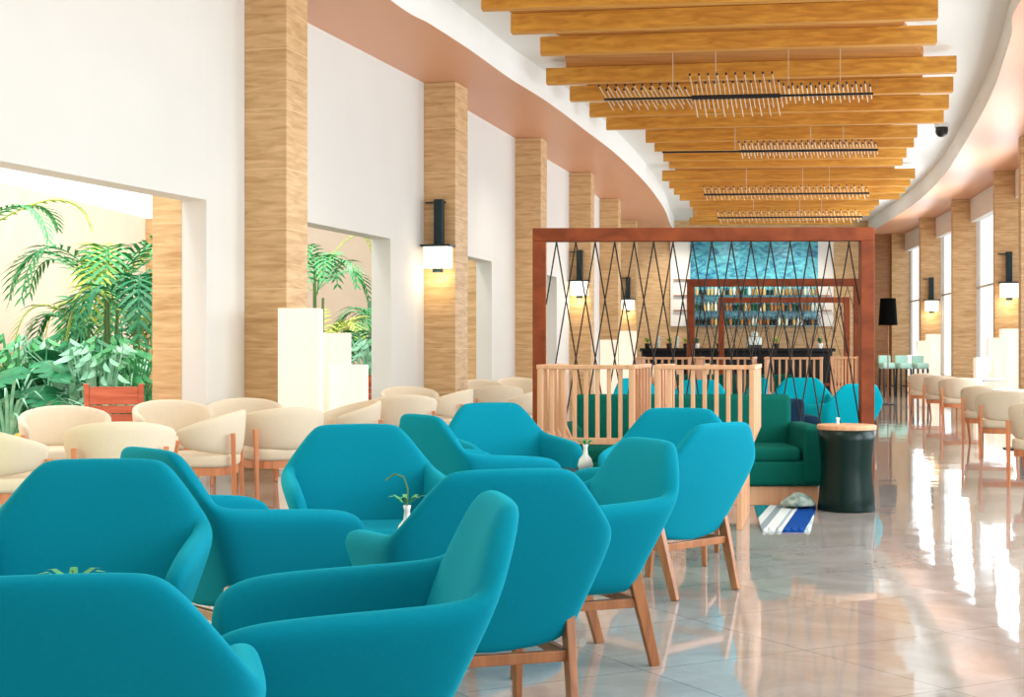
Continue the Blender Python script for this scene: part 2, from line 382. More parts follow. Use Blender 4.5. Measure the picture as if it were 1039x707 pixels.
# boarded panel that carries the beams
pl_ = [a+Vector((.30 if k > 2 else .03, .05)) for k, (a, b) in enumerate(ends)]; pr_ = [b+Vector((-.45 if k > 2 else -.03, .05)) for k, (a, b) in enumerate(ends)]
pan = MB().prism([tuple(p) for p in pr_]+[tuple(p) for p in reversed(pl_)], ZB+.231, ZC-.002).build('ceiling_panel', noise_mat('brown_ceiling_boards', lin(168, 104, 42), lin(206, 140, 66), (.35, 6, 6), 2.5, .6, dist=.6)); struct(pan)

# hanging lamps of crossing metal tubes
def chandelier(xl, yl, xr_, yr, secs, nr, label, wires, hz=3.45):
    a2 = Vector(pz(xl, yl, hz)); b2 = Vector(pz(xr_, yr, hz)); a = Vector((a2.x, a2.y, E+hz)); b = Vector((b2.x, b2.y, E+hz)); d = b-a
    mid = (a+b)/2
    t = thing('tube_chandelier', label, 'chandelier', mid, 0, 'tube chandeliers under the beams')
    nrm = Vector((-d.y, d.x, 0)).normalized(); u = d.normalized()
    for (t0, t1, thk) in secs: MB().bar(a+d*t0-mid, a+d*t1-mid, thk, thk).build('crossbar', M['black'], t)
    for (f0, f1, n, dx, dz, dy) in nr:
        for k in range(n):
            f = f0+(f1-f0)*(k+.5)/n; c = a+d*f-mid
            long_ = 1 if k % 2 == 0 else .55
            ax = u*dx+nrm*dy+Vector((0, 0, -dz))
            p = c-ax*(.5*long_)+Vector((0, 0, .06)); q = c+ax*(.5*long_)+Vector((0, 0, -.02))
            rd = MB().tube(p, q, .008, n=6).build('tube', M['silver'], t)
            MB().tube(p-ax.normalized()*.02, p+ax.normalized()*.015, .014, n=6).build('tip', M['black'], rd)
    for f in wires:
        p = a+d*f-mid
        MB().tube(p, (p.x, p.y, ZB+.228-mid.z), .006, n=5).build('suspension_wire', M['silver'], t)
    return t
chandelier(613, 101, 886, 95, [(0, .33, .03), (.33, .66, .055), (.66, 1, .03)], [(0, .33, 20, .20, .25, .1), (.33, .67, 20, .11, .50, .05), (.67, 1, 20, .05, .17, .1)],
    'nearest chandelier, a long bar of crossing tubes with taller tubes in the middle', (.26, .42, .69, .88))
chandelier(672, 154.5, 891, 152, [(0, .36, .03), (.36, 1, .04)], [(.36, 1, 44, .08, .20, .1)],
    'second chandelier from the camera, bare bar at one end and short tubes along the rest', (.34, .69, .84))
chandelier(714, 197.5, 882, 196, [(0, 1, .04)], [(0, 1, 44, .09, .22, .1)], 'third chandelier from the camera, bar of short tubes longer than the one behind it', (.26, .6, .76))
chandelier(728, 221, 875, 220, [(0, 1, .04)], [(0, 1, 40, .1, .24, .1)], 'farthest chandelier of crossing tubes, just above the lattice frame', (.25, .57, .72))
# dome camera and recessed lamp on the white ceiling
p = Vector(pz(961, 125, ZC-E)); 
dc = thing('dome_camera', 'small black dome camera under the white ceiling at the right', 'security camera', (p.x-.1, p.y, ZC-.16))
MB().lathe([(.10, .08), (.13, .09), (.13, .158), (.10, .159)], n=20).build('housing', M['white'], dc, smooth=False)
MB().lathe([(.01, -.10), (.06, -.09), (.10, -.05), (.115, 0), (.115, .08)], n=20).build('dome', M['black'], dc, smooth=True)
for (x, y, nm) in ((941, 22, 'nearer'), (937, 39, 'farther')):
    p = Vector(pz(x, y, ZC-E-.01))
    r = thing('recessed_ceiling_light', '%s of two small recessed lamps in the white ceiling at the right' % nm, 'ceiling light', (p.x, p.y, ZC-.012))
    MB().lathe([(.11, 0), (.13, .002), (.13, .012), (.11, .012)], n=20).build('trim_ring', M['valance'], r)
    MB().lathe([(.005, .003), (.10, .003), (.10, .011), (.005, .011)], n=20).build('diffuser', M['white'], r)

# ------------------------------------------------------------------ garden court beyond the left wall
gx = lambda d: on([(-9.9, 4), (-7.5, 21.6), (-6.7, 27.6), (-6.1, 33)], d)[0].x
struct(MB().prism([(-11, 2), (-6.7, 2), (-5.6, 6.6), tuple(out(*lw(11), TH, 1)), tuple(out(*lw(14.5), TH, 1)), tuple(out(*lw(20), TH, 1)), tuple(out(*lw(33), TH, 1)), (-7, 33.5)], -.12, -.01).build('ground', M['terrace']))
def gw(name, a, b, z1, th=.25, m='gardenwall', z0=0): 
    a, b = Vector(a), Vector(b); v = (b-a).normalized()
    return struct(MB().prism([a, b, out(b, v, th, 1), out(a, v, th, 1)], z0, z1).build(name, M[m]))
gw('wall_garden_west', (gx(3), 3), (gx(33), 33), 3.65)
gw('wall_garden_north', (gx(32.6), 32.6), (lw(32.6)[0].x-TH-.02, 32.6), 4.3)
for d in (20.0, 27.2):
    x = gx(d); v = Vector((.13, .99)).normalized()
    struct(col_at('column', Vector((x, d)), v, .35, .65, -1, 3.64, M['column']))
# low stone planter wall seen through the second opening
pw = at(373, 305, 29.5); q = at(420, 305, 29.5)
struct(MB().prism([(pw.x, 29.5), (q.x+1.4, 29.5), (q.x+1.4, 29.8), (pw.x, 29.8)], 0, pw.z).build('wall_planter', M['lowwall']))
struct(MB().prism([(-8.6, 15.3), (-4.3, 16.2), (-3.7, 18.5), (-3.3, 22), (-2.2, 29), (-6.3, 30)], -.01, .12).build('planting_bed_ground', M['soil']))

def leaflet(mb, base, d, up, L, w, droop):
    side = d.cross(up).normalized(); m = base+d*(L*.5)+Vector((0, 0, -droop*.25)); e = base+d*L+Vector((0, 0, -droop))
    mb.add([base+side*(w*.2), base-side*(w*.2), m-side*(w/2)-up*.004, m+side*(w/2)-up*.004, e], [(0, 1, 2, 3), (3, 2, 4)])
def frond(L, rise, droop, n, ll, lw_, az, mb=None, tip=.3):
    """feather frond: a curved midrib with two rows of leaflets"""
    mb = mb or MB(); pts = []
    for i in range(n+1):
        t = i/n; r = L*math.sin(t*1.35)/math.sin(1.35)
        pts.append(Vector((math.cos(az)*r, math.sin(az)*r, rise*math.sin(t*PI*.62)-droop*t*t)))
    for a, b in zip(pts, pts[1:]): mb.tube(a, b, .010, .008, 4)
    for i in range(2, n+1):
        d = (pts[i]-pts[i-1]).normalized(); s = d.cross(Vector((0, 0, 1))).normalized(); up = s.cross(d).normalized()
        t = i/n; k = math.sin(PI*min(1, t*.85+.12))*.8+.25
        for sg in (-1, 1):
            dd = (d*.65+s*sg*.8+up*.18).normalized()
            leaflet(mb, pts[i], dd, up, ll*k, lw_, ll*.35*k)
    return mb
def blade(mb, az, L, w, lean, droop, n=5, z0=0, r0=.02):
    vs = []; 
    for i in range(n+1):
        t = i/n; r = r0+L*(lean*t+.25*t*t); z = z0+L*(1.0-lean*.5)*math.sin(t*PI*.55)-droop*t*t
        c = Vector((math.cos(az)*r, math.sin(az)*r, z)); s = Vector((-math.sin(az), math.cos(az), 0))
        ww = w*math.sin(PI*(.12+.86*t))
        vs += [c-s*ww/2, c+s*ww/2]
    mb.add(vs, [(2*i, 2*i+1, 2*i+3, 2*i+2) for i in range(n)])
    return mb
def broad(mb, az, reach, h, L, w, notch=False):
    base = Vector((math.cos(az)*reach, math.sin(az)*reach, h)); mb.tube((0, 0, 0), base, .012, .008, 5)
    d = Vector((math.cos(az)*.8, math.sin(az)*.8, -.45)).normalized(); s = Vector((-math.sin(az), math.cos(az), 0)); up = s.cross(d)
    prof = [(0, .25), (.12, .8), (.3, 1), (.5, .95), (.7, .75), (.88, .38), (1, 0)]
    if notch: prof = [(0, .3), (.1, .9), (.2, 1), (.24, .45), (.3, 1), (.42, 1), (.46, .4), (.52, .95), (.64, .85), (.68, .35), (.74, .7), (.88, .4), (1, 0)]
    vs = []
    for t, k in prof: 
        c = base+d*(L*t); vs += [c-s*(w/2*k)+up*(.04*k), c, c+s*(w/2*k)+up*(.04*k)]
    fs = []
    for i in range(len(prof)-1): fs += [(3*i, 3*i+1, 3*i+4, 3*i+3), (3*i+1, 3*i+2, 3*i+5, 3*i+4)]
    mb.add(vs, fs); return mb
def palm(loc, h, L, nf, m, label, rz=0, droop=.9, ll=.34, up=.9):
    t = thing('palm', label, 'palm', loc, rz, 'palms in the garden court')
    st = MB()
    for k in range(3):
        a = k*2.1; st.tube((.05*math.cos(a), .05*math.sin(a), 0), (.09*math.cos(a), .09*math.sin(a), h*(.85+.1*k)), .035, .02, 6)
    st.build('stem', M['stem'], t)
    for k in range(nf):
        az = 2*PI*k/nf+random.uniform(-.3, .3); l = L*random.uniform(.8, 1.1)
        f = frond(l, up*random.uniform(.7, 1.15), droop*random.uniform(.7, 1.2), 16, ll, .045, az).build('frond', M[m] if k % 5 else M['leaf4'], t)
        f.location = (0, 0, h*random.uniform(.86, 1.0))
    return t
def grassy(loc, n, L, w, m, label, name='spider_plant', cat='plant', lean=.55, droop=.25, group='low plants in the planting bed', sc=1):
    mb = MB()
    for k in range(n): blade(mb, random.uniform(0, 2*PI), L*random.uniform(.7, 1.1), w, lean*random.uniform(.5, 1.3), L*droop*random.uniform(.6, 1.6))
    o = mb.build(name, M[m]); o.location = loc
    tag(o, label, cat, group); return o
def leafy(loc, n, h, L, w, m, label, notch=False, name='broadleaf_plant'):
    t = thing(name, label, 'plant', loc, random.uniform(0, 6), 'low plants in the planting bed')
    for k in range(n): broad(MB(), 2*PI*k/n+random.uniform(-.4, .4), .3*random.uniform(.4, 1.2), h*random.uniform(.55, 1.1), L, w, notch).build('leaf', M[m], t)
    return t
def gp(px, d): return ((px-CX)*d/F, d, .1)
palm(gp(112, 18.5), 2.0, 1.35, 14, 'leaf1', 'tall bushy palm by the wooden pilaster, seen through the first opening', ll=.42)
palm(gp(142, 17.6), 1.5, 1.0, 12, 'leaf2', 'dark green palm low against the wooden pilaster', .5, ll=.4)
palm(gp(88, 19.6), 1.4, 1.0, 11, 'leaf1', 'shorter palm left of the tall bushy palm', 1.1)
palm(gp(-22, 17.5), 2.75, 1.2, 9, 'leaf1', 'palm whose yellow-green frond hangs in at the left edge of the first opening', .3, ll=.3, up=.6, droop=.5)
palm(gp(18, 16.8), .55, .75, 9, 'leaf2', 'dark low palm at the left under the bright wall', .8)
palm(gp(125, 21.5), 1.25, 1.1, 10, 'leaf2', 'palm behind the tall bushy palm', .8)
palm(gp(322, 23.5), 2.3, 1.1, 9, 'leaf1', 'palm arching across the upper part of the second opening', .2, ll=.32, up=.9, droop=.7)
palm(gp(330, 26.5), 1.2, .9, 10, 'leaf4', 'yellow-green palm behind the white floor lamps', .9)
palm(gp(372, 25.5), .9, 1.0, 11, 'leaf2', 'deep green palm in front of the grey planter wall', .5)
palm(gp(392, 27.5), 1.5, 1.1, 9, 'leaf1', 'palm by the end of the grey planter wall', 1.5)
spots = [(8, 15.4), (40, 15.8), (70, 15.9), (100, 15.7), (128, 16.0), (20, 17.8), (58, 17.8), (92, 17.4), (148, 16.6), (36, 19.2), (76, 21), (2, 17.8)]
lab = ['grassy plant with arching pale blades at the far left of the bed', 'dark monstera with notched leaves beside the arching grass', 'spiky silver-green rosette standing up in the middle of the bed', 'light green leafy plant behind the tub chair with its back turned',
       'bright broadleaf plant just left of the red wooden garden chair', 'tufted plant under the dark low palm', 'pale leafy plant under the bright patch of wall', 'silver leafy plant in front of the tall palm', 'large pale leaf plant at the foot of the wooden pilaster', 'low broadleaf plant near the garden wall', 'green clump against the garden wall below the bright patch', 'clump of blades against the garden wall at the far left']
for i, (px, d) in enumerate(spots):
    L = lab[i]; p = gp(px, d)
    if i in (0, 5, 11): grassy(p, 70, 1.25, .035, 'leaf3' if i == 0 else 'leaf1', L)
    elif i == 2: grassy(p, 34, 1.25, .06, 'leaf3', L, 'bromeliad', lean=.35, droop=.05)
    elif i == 1: leafy(p, 9, 1.05, .5, .5, 'leaf2', L, True, 'monstera')
    elif i == 8: leafy(p, 9, 1.25, .5, .16, 'leaf3', L)
    else: leafy(p, 64, 1.1 if i != 10 else 1.35, .20, .065, ('leaf3', 'leaf1', 'leaf2')[i % 3], L)
for i, (px, d, L) in enumerate([(22, 16.3, 'leafy filler plant between the arching grass and the monstera'), (55, 16.6, 'dense green plant behind the spiky rosette'), (85, 16.5, 'dense silver plant right of the spiky rosette'), (112, 16.6, 'dense green plant behind the red garden chair'),
        (50, 18.6, 'leafy plant behind the monstera'), (105, 20, 'leafy plant under the tall bushy palm'), (395, 22.5, 'broadleaf plant behind the small red chair in the second opening'), (380, 21.8, 'silver-green plant above the small red chair in the second opening'), (468, 27, 'dark plant in the gap of the third opening')]):
    leafy(gp(px, d), 64, 1.2, .20, .065, ('leaf2', 'leaf1', 'leaf3')[(i+1) % 3], L)
leafy(gp(45, 14.95), 4, .35, .32, .16, 'leaf5', 'small golden-yellow leaved plant at the front of the bed')

# red wooden garden chairs on the terrace
def garden_chair(loc, rz, label):
    t = thing('garden_chair', label, 'chair', loc, rz, 'red wooden garden chairs')
    for sx in (-1, 1):
        MB().bar((.24*sx, -.30, 0), (.26*sx, -.36, .92), .05, .035).build('rear_leg', M['redwood'], t, bevel=.005)
        MB().bar((.24*sx, .28, 0), (.24*sx, .28, .60), .05, .04).build('front_leg', M['redwood'], t, bevel=.005)
        MB().bar((.25*sx, -.34, .61), (.25*sx, .32, .62), .055, .025).build('armrest', M['redwood'], t, bevel=.005)
    b = MB()
    for k in range(5): b.box((0, -.325-.008*k, .50+.085*k), (.46, .02, .075 if k < 4 else .10))
    b.build('backrest', M['redwood'], t, bevel=.004)
    s = MB()
    for k in range(6): s.box((0, -.24+.1*k, .40), (.46, .085, .02))
    s.build('seat', M['redwood'], t)
    MB().box((0, .02, .455), (.44, .5, .08)).build('seat_cushion', M['cushion'], t, bevel=.03, seg=3)
p = at(119, 400, 14.55); garden_chair((p.x, 14.65, -.01), .10, 'red-brown wooden garden chair in the first opening, its slatted back turned to the hall')
p = at(377, 390, 20.9); garden_chair((p.x, 20.9, -.01), .3, 'red-brown wooden garden chair half hidden beside the white lamps in the second opening')

# ------------------------------------------------------------------ wall lamps and floor lamps
def sconce(p, v, label):
    """p on the column face, v unit vector along the face, pointing right as seen from the hall"""
    rz = math.atan2(v.y, v.x); t = thing('wall_sconce', label, 'wall lamp', p, rz, 'wall sconces on the columns')
    MB().box((0, -.09, .24), (.13, .10, .66)).build('backplate', M['bronze'], t, bevel=.01)
    MB().box((-.07, -.03, .53), (.3, .03, .02)).build('bracket', M['bronze'], t)
    MB().box((0, -.14, -.085), (.44, .27, .03)).build('top_plate', M['bronze'], t, bevel=.005)
    MB().box((0, -.14, -.25), (.36, .24, .30)).build('lamp_shade', M['shadeglow'], t, bevel=.01)
    MB().box((0, -.14, -.43), (.13, .10, .06)).build('finial', M['bronze'], t, bevel=.01)
    l = bpy.data.lights.new('sconce_lamp', 'POINT'); l.energy = 4; l.color = (1, .8, .5); l.shadow_soft_size = .06
    lo = bpy.data.objects.new('sconce_lamp', l); C.objects.link(lo); lo.parent = t; lo.location = (0, -.2, -.52)
    return t
for d, off, lb in ((LCOL[1], .26, 'nearest lit sconce on the left wall, on the second wood column'), (LCOL[3], .24, 'lit sconce seen through the lattice near its left post'), (LCOL[5], .24, 'farthest lit sconce on the left wall, seen through the lattice')):
    p, v = lw(d); n = Vector((v.y, -v.x)); c = p+n*off-v*.004
    sconce((c.x, c.y, E+1.52), n, lb)
for i, lb in ((5, 'lit sconce on the right wall, on its nearest wood column in the picture'), (7, 'lit sconce on the right wall, on the wood column behind the plain one')):
    p, v = rw(RCOL[i]); n = Vector((-v.y, v.x)); c = p+n*.29-v*.004
    sconce((c.x, c.y, E+1.47), -n, lb)
def floor_lamp(loc, w, h, label, rz=0):
    t = thing('floor_lamp', label, 'floor lamp', loc, rz, 'white box floor lamps')
    MB().box((0, 0, .02), (w*.94, w*.94, .04)).build('base', M['white'], t)
    MB().box((0, 0, .04+(h-.04)/2), (w, w, h-.04)).build('lamp_shade', M['lamp'], t, bevel=.008)
    return t
floor_lamp((at(303, 0, 14.9).x, 15.05, 0), .42, 1.655, 'tallest of three glowing white box lamps at the first wood column', .05)
floor_lamp((at(341, 0, 16.1).x-.05, 16.3, 0), .38, 1.42, 'middle-height glowing white box lamp behind the shortest one, by the second opening', .1)
floor_lamp((at(352, 0, 15.2).x, 15.4, 0), .38, 1.08, 'shortest of three glowing white box lamps, beside the second opening', .05)
for dd, ws in ((RCOL[5]-.4, 'in the frame at the right edge'), (RCOL[7]-.4, 'farther down the right wall')):
    for (k, h, nm, px) in ((0, 1.66, 'tallest', 0), (1, 1.47, 'middle-height', -.33), (2, 1.06, 'shortest', -.66)):
        p, v = rw(dd); n = Vector((-v.y, v.x)); c = p+n*(.30-px*.9)+v*(.0-.12*k)
        floor_lamp((c.x, c.y-.1*k, 0), .38, h, '%s glowing box lamp by the windows %s' % (nm, ws), -.15)
for (k, h, nm, px, dd) in ((0, 1.66, 'tallest', 637, 34.5), (1, 1.45, 'middle-height', 611, 34), (2, 1.06, 'shortest', 588, 33.4)):
    if k == 1: px = 618
    floor_lamp((at(px, 0, dd).x, dd, 0), .40, h, '%s glowing white box lamp of the three seen through the lattice' % nm, -.1)

# ------------------------------------------------------------------ teal lounge armchairs
def lounge_chair(m):
    t = thing('lounge_armchair', 'teal lounge armchair', 'armchair', group='teal lounge armchairs')
    ST = [(-.370, .300, .55), (-.392, .275, .598), (-.402, .20, .630), (-.402, .10, .645), (-.397, -.10, .658), (-.392, -.235, .668), (-.380, -.303, .682),
          (-.345, -.338, .716), (-.262, -.350, .814), (-.212, -.354, .866), (-.172, -.357, .880), (-.06, -.362, .882)]
    ST = ST+[(-x, y, z) for x, y, z in reversed(ST)]
    n = len(ST); vs = []; fs = []
    def scale_at(z): 
        return 1.0 if z > .62 else .69+.31*((z-.27)/.35)**.95 if z > .27 else .69
    for i, (x, y, zt) in enumerate(ST):
        a = Vector(ST[max(i-1, 0)][:2]); b = Vector(ST[min(i+1, n-1)][:2]); tv = (b-a).normalized(); inn = Vector((-tv.y, tv.x))
        if inn.dot(Vector((x, y-.05))) > 0: inn = -inn
        back = max(0, min(1, (-.10-y)/.22))
        lean = lambda z: -.13*back*max(0, z-.45)/.42
        def out_(z):
            k = scale_at(z); yy = y*(k if y < 0 else (k*.25+.75))
            return Vector((x*k, yy+lean(z), z))
        th = .09-.01*back
        def in_(z, tt=th):
            o = Vector((x, y+lean(z), z)); return Vector((o.x+inn.x*tt, o.y+inn.y*tt, z))
        zm = min(.56, zt-.08)
        ring = [out_(.27), out_(.36), out_(zm), out_(zt-.035)]
        o = out_(zt); ring += [Vector((o.x+inn.x*.02, o.y+inn.y*.02, zt)), Vector((o.x+inn.x*(th-.02), o.y+inn.y*(th-.02), zt))]
        ring += [in_(zt-.035), in_(max(.45, zt-.22), th+.01)]
        q = in_(.36, th+.03); k = scale_at(.36); ring += [Vector((q.x*(.5+.5*k), q.y*(.5+.5*k), .36))]
        vs += ring
    m_ = 9
    for i in range(n-1):
        for k in range(m_-1): fs.append((i*m_+k, i*m_+k+1, (i+1)*m_+k+1, (i+1)*m_+k))
    fs.append(tuple(range(m_))); fs.append(tuple((n-1)*m_+k for k in reversed(range(m_))))
    # underside
    for i in range(n//2-1):
        a, b, c, d = i*m_, (i+1)*m_, (n-2-i)*m_, (n-1-i)*m_
        fs.append((a, b, c, d))
    MB().add(vs, fs).build('shell', m, t, sub=2)
    s = MB().box((0, .03, .365), (.47, .48, .15)).build('seat_cushion', m, t, bevel=.045, seg=4)
    for sx in (-1, 1):
        MB().bar((.262*sx, -.235, .40), (.245*sx, -.345, 0), .034, .055, .026, .040, up=(0, 1, 0)).build('rear_leg', M['legwood'], t, bevel=.004)
        MB().bar((.24*sx, .22, .29), (.25*sx, .255, 0), .034, .052, .026, .038, up=(0, 1, 0)).build('front_leg', M['legwood'], t, bevel=.004)
        MB().bar((.245*sx, -.27, .255), (.24*sx, .22, .255), .028, .036).build('side_rail', M['legwood'], t, bevel=.003)
    MB().bar((-.245, -.268, .255), (.245, -.268, .255), .028, .036).build('back_rail', M['legwood'], t, bevel=.003)
    return t
LC = lounge_chair(M['teal']); used = []
R = math.radians
LOUNGE = [
 (-.88, 2.86, 13, 'teal armchair in the front corner, cut by the frame, its back to the camera'),
 (-1.34, 4.52, -176, 'teal armchair facing the camera straight behind the one in the front corner'),
 (-1.01, 5.80, -50, 'teal armchair in side view facing right, behind the armchair with the sprig before it'),
 (-.66, 6.82, -167, 'teal armchair facing the camera behind the white bud vase'),
 (-.14, 8.57, -57, 'teal armchair in side view facing right, overlapping the one facing the camera farther back'),
 (.02, 9.72, -158, 'teal armchair facing the camera in the back row near the lattice frame'),
 (-.14, 4.98, 18, 'teal armchair, back to the camera, with walnut legs, in the middle of the group'),
 (-.475, 3.67, 99, 'teal armchair at the bottom of the picture facing left, its inside lit green'),
 (.15, 5.92, 113, 'teal armchair facing left before the pale slatted screen, its inside showing'),
 (.745, 7.74, 44, 'teal armchair with its back to the camera nearest the striped rug'),
 (.93, 8.80, 165, 'teal armchair facing the camera, hidden all but its top by the one near the rug'),
]
for x, y, a, lb in LOUNGE: place(LC, used, (x, y, 0), R(a), lb)
LC2 = copy_tree(LC); LC2['group'] = 'turquoise lounge armchairs beyond the lattice'
for c in children(LC2):
    if c.name.startswith(('shell', 'seat_cushion')):
        c.data = c.data.copy(); c.data.materials[0] = M['teal2']
KIDS.pop(LC2.name, None); used2 = []
for px, d, a, lb in ((846, 16.0, 25, 'turquoise armchair beyond the lattice beside its right post, back to the camera'), (738, 18.6, 100, 'turquoise armchair seen through the slats left of the far slatted screen'), (814, 18.4, 170, 'turquoise armchair behind the dark navy sofa'),
        (664, 18.2, -150, 'turquoise armchair seen between the two slatted screens'), (702, 17.2, 160, 'turquoise armchair seen through the right slatted screen')):
    place(LC2, used2, (at(px, 0, d).x, d, 0), R(a), lb, 'turquoise lounge armchairs beyond the lattice')

# small dark tables with bud vases
def low_table(loc, label, r=.3, h=.5):
    t = thing('low_table', label, 'table', loc, 0, 'low dark tables between the armchairs')
    MB().lathe([(.01, h-.03), (r-.02, h-.03), (r, h-.015), (r, h-.004), (r-.01, h), (.01, h)], n=32).build('tabletop', M['dark'], t, smooth=False)
    MB().tube((0, 0, .02), (0, 0, h-.03), .03, n=12).build('pedestal', M['dark'], t)
    MB().lathe([(.01, 0), (.2, 0), (.2, .012), (.04, .03), (.01, .03)], n=24).build('base', M['dark'], t)
def vase(loc, label, big=1, bend=0):
    t = thing('bud_vase', label, 'vase', loc, 0, 'white bud vases with a sprig')
    MB().lathe([(.02, 0), (.036, .004), (.042, .03), (.034, .06), (.014, .085), (.011, .12), (.016, .14), (.011, .138)], n=20).build('body', M['white'], t, smooth=True).scale = (big,)*3
    s = MB(); pts = [Vector((0, 0, .12)), Vector((.004, 0, .2)), Vector((-.012, 0, .25)), Vector((-.05, .01, .262)), Vector((-.085, .01, .235))] if bend else [Vector((0, 0, .1)), Vector((.005, 0, .16)), Vector((0, 0, .19))]
    for a, b in zip(pts, pts[1:]): s.tube(a, b, .003, n=5)
    s.build('stem', M['stem'], t)
    l = MB()
    for k in range(7): blade(l, k*.9, .06, .022, .8, .01, 3, .15 if bend else .16)
    l.build('sprig', M['leaf1'], t); return t
low_table((-1.2, 3.72, 0), 'low dark table with a sprig between the two front armchairs'); vase((-1.10, 3.70, .5), 'bud vase of which only a green sprig tops the front armchair').scale = (1.03,)*3
p = at(413, 527, 5.75); low_table((-.36, 5.82, 0), 'low dark table before the armchair facing the camera in the middle', .2); vase((p.x, 5.75, .5), 'white bud vase with one bent green stalk on the middle table', bend=1)
p = at(594, 475, 9.1); low_table((.30, 9.1, 0), 'low dark table behind the left-facing armchair, under a round white vase', .22); vase((p.x, 9.1, .5), 'round white bud vase in front of the left slatted screen', 1.15)

# ------------------------------------------------------------------ cream tub chairs
def tub_chair():
    t = thing('tub_chair', 'cream tub chair', 'chair', group='cream tub chairs')
    n = 15; vs = []; fs = []
    for i in range(n):
        u = -1+2*i/(n-1); th = -PI/2+u*R(122)         # back at -y
        rx, ry = .352, .315
        c, s_ = math.cos(th), math.sin(th)
        top = .628+.146*math.cos(abs(u)*PI*.5); bot = .45+.05*abs(u)**3-.03*(1-abs(u))
        for (k, z) in ((.95, bot), (1.03, bot+.08), (1.08, top-.03), (1.06, top), (.94, top), (.90, top-.03), (.85, bot+.08), (.87, bot)):
            vs.append((rx*k*c, ry*k*s_, z))
    for i in range(n-1):
        for k in range(8): fs.append((i*8+k, i*8+(k+1) % 8, (i+1)*8+(k+1) % 8, (i+1)*8+k))
    fs += [tuple(range(8)), tuple((n-1)*8+k for k in reversed(range(8)))]
    MB().add(vs, fs).build('backrest', M['cream'], t, sub=1)
    k = 20; pts = []
    for i in range(k):
        a = 2*PI*i/k; ca, sa = math.cos(a), math.sin(a)
        pts.append((.312*abs(ca)**.6*(1 if ca > 0 else -1), .285*abs(sa)**.6*(1 if sa > 0 else -1)))
    MB().prism(pts, .335, .435).build('seat', M['cream'], t, bevel=.03, seg=3)
    MB().prism([(x*.95, y*.95) for x, y in pts], .275, .336).build('apron', M['orangewood'], t)
    for sx in (-1, 1):
        MB().bar((.285*sx, -.275, 0), (.295*sx, -.262, .60), .026, .034, .036, .036).build('rear_leg', M['orangewood'], t, bevel=.004)
        MB().bar((.295*sx, .25, 0), (.335*sx, .15, .55), .026, .034, .036, .034).build('front_leg', M['orangewood'], t, bevel=.004)
    return t
TC = tub_chair(); usedt = []
TUB = [
 (14, 9.6, -60, 'cream tub chair cut off at the left edge of the picture'),
 (66, 12.2, 200, 'cream tub chair facing the camera in the first opening, left of the red garden chair'),
 (122, 10.0, 15, 'cream tub chair with its back turned, right behind the front teal armchairs'),
 (176, 13.6, 205, 'cream tub chair by the white pier, half hidden by the one in side view'),
 (206, 11.6, 95, 'cream tub chair in side view facing left, beside the one whose beech legs show'),
 (248, 14.1, 190, 'cream tub chair facing the camera at the foot of the first wood column'),
 (284, 12.3, 28, 'cream tub chair seen from behind with its beech legs and apron in full view'),
 (350, 13.7, 110, 'cream tub chair in side view before the shortest white lamp'),
 (408, 15.6, 12, 'cream tub chair with its back turned, left behind the side-on teal armchair'),
 (416, 18.6, 195, 'cream tub chair facing the camera at the foot of the pier past the second opening'),
 (452, 17.6, 80, 'cream tub chair in side view under the column with the sconce'),
 (488, 22.6, 190, 'cream tub chair facing the camera at the third opening'),
 (503, 19.6, 10, 'cream tub chair with its back turned, just over the back-row teal armchair'),
 (527, 24.6, 195, 'cream tub chair farthest along the left wall, beside the frame post'),
 (532, 18.3, 80, 'cream tub chair against the left post of the lattice frame'),
 (1066, 13.4, -38, 'cream tub chair cut off at the right edge of the picture'),
 (1023, 17.1, -20, 'cream tub chair second from the right edge, its seat and beech legs showing'),
 (1004, 19.4, -28, 'cream tub chair third from the right edge, overlapped by the next'),
 (975, 24.6, -18, 'cream tub chair in the middle of the right-hand row, nearest of the far three'),
 (958, 26.4, -30, 'cream tub chair between two others in the far part of the right-hand row'),
 (940, 28.9, -22, 'cream tub chair farthest along the right-hand row, before the mint stools'),
]
for px, d, a, lb in TUB: place(TC, usedt, (at(px, 0, d).x, d, 0), R(a), lb)
def cafe_table(loc, label):
    t = thing('cafe_table', label, 'table', loc, 0, 'pale cafe tables')
    MB().lathe([(.01, .70), (.36, .70), (.38, .71), (.38, .725), (.37, .735), (.01, .735)], n=32).build('tabletop', mat('pale_tabletop', lin(206, 216, 212), .3), t)
    MB().tube((0, 0, .02), (0, 0, .70), .035, n=12).build('pedestal', M['black'], t)
    MB().lathe([(.01, 0), (.24, 0), (.24, .014), (.05, .03), (.01, .03)], n=24).build('base', M['black'], t)
for px, d, lb in ((996, 25.3, 'pale round cafe table by the windows behind the right-hand tub chairs'), (1038, 18.4, 'pale round cafe table beside the second tub chair from the right edge')):
    cafe_table((at(px, 0, d).x, d, 0), lb)

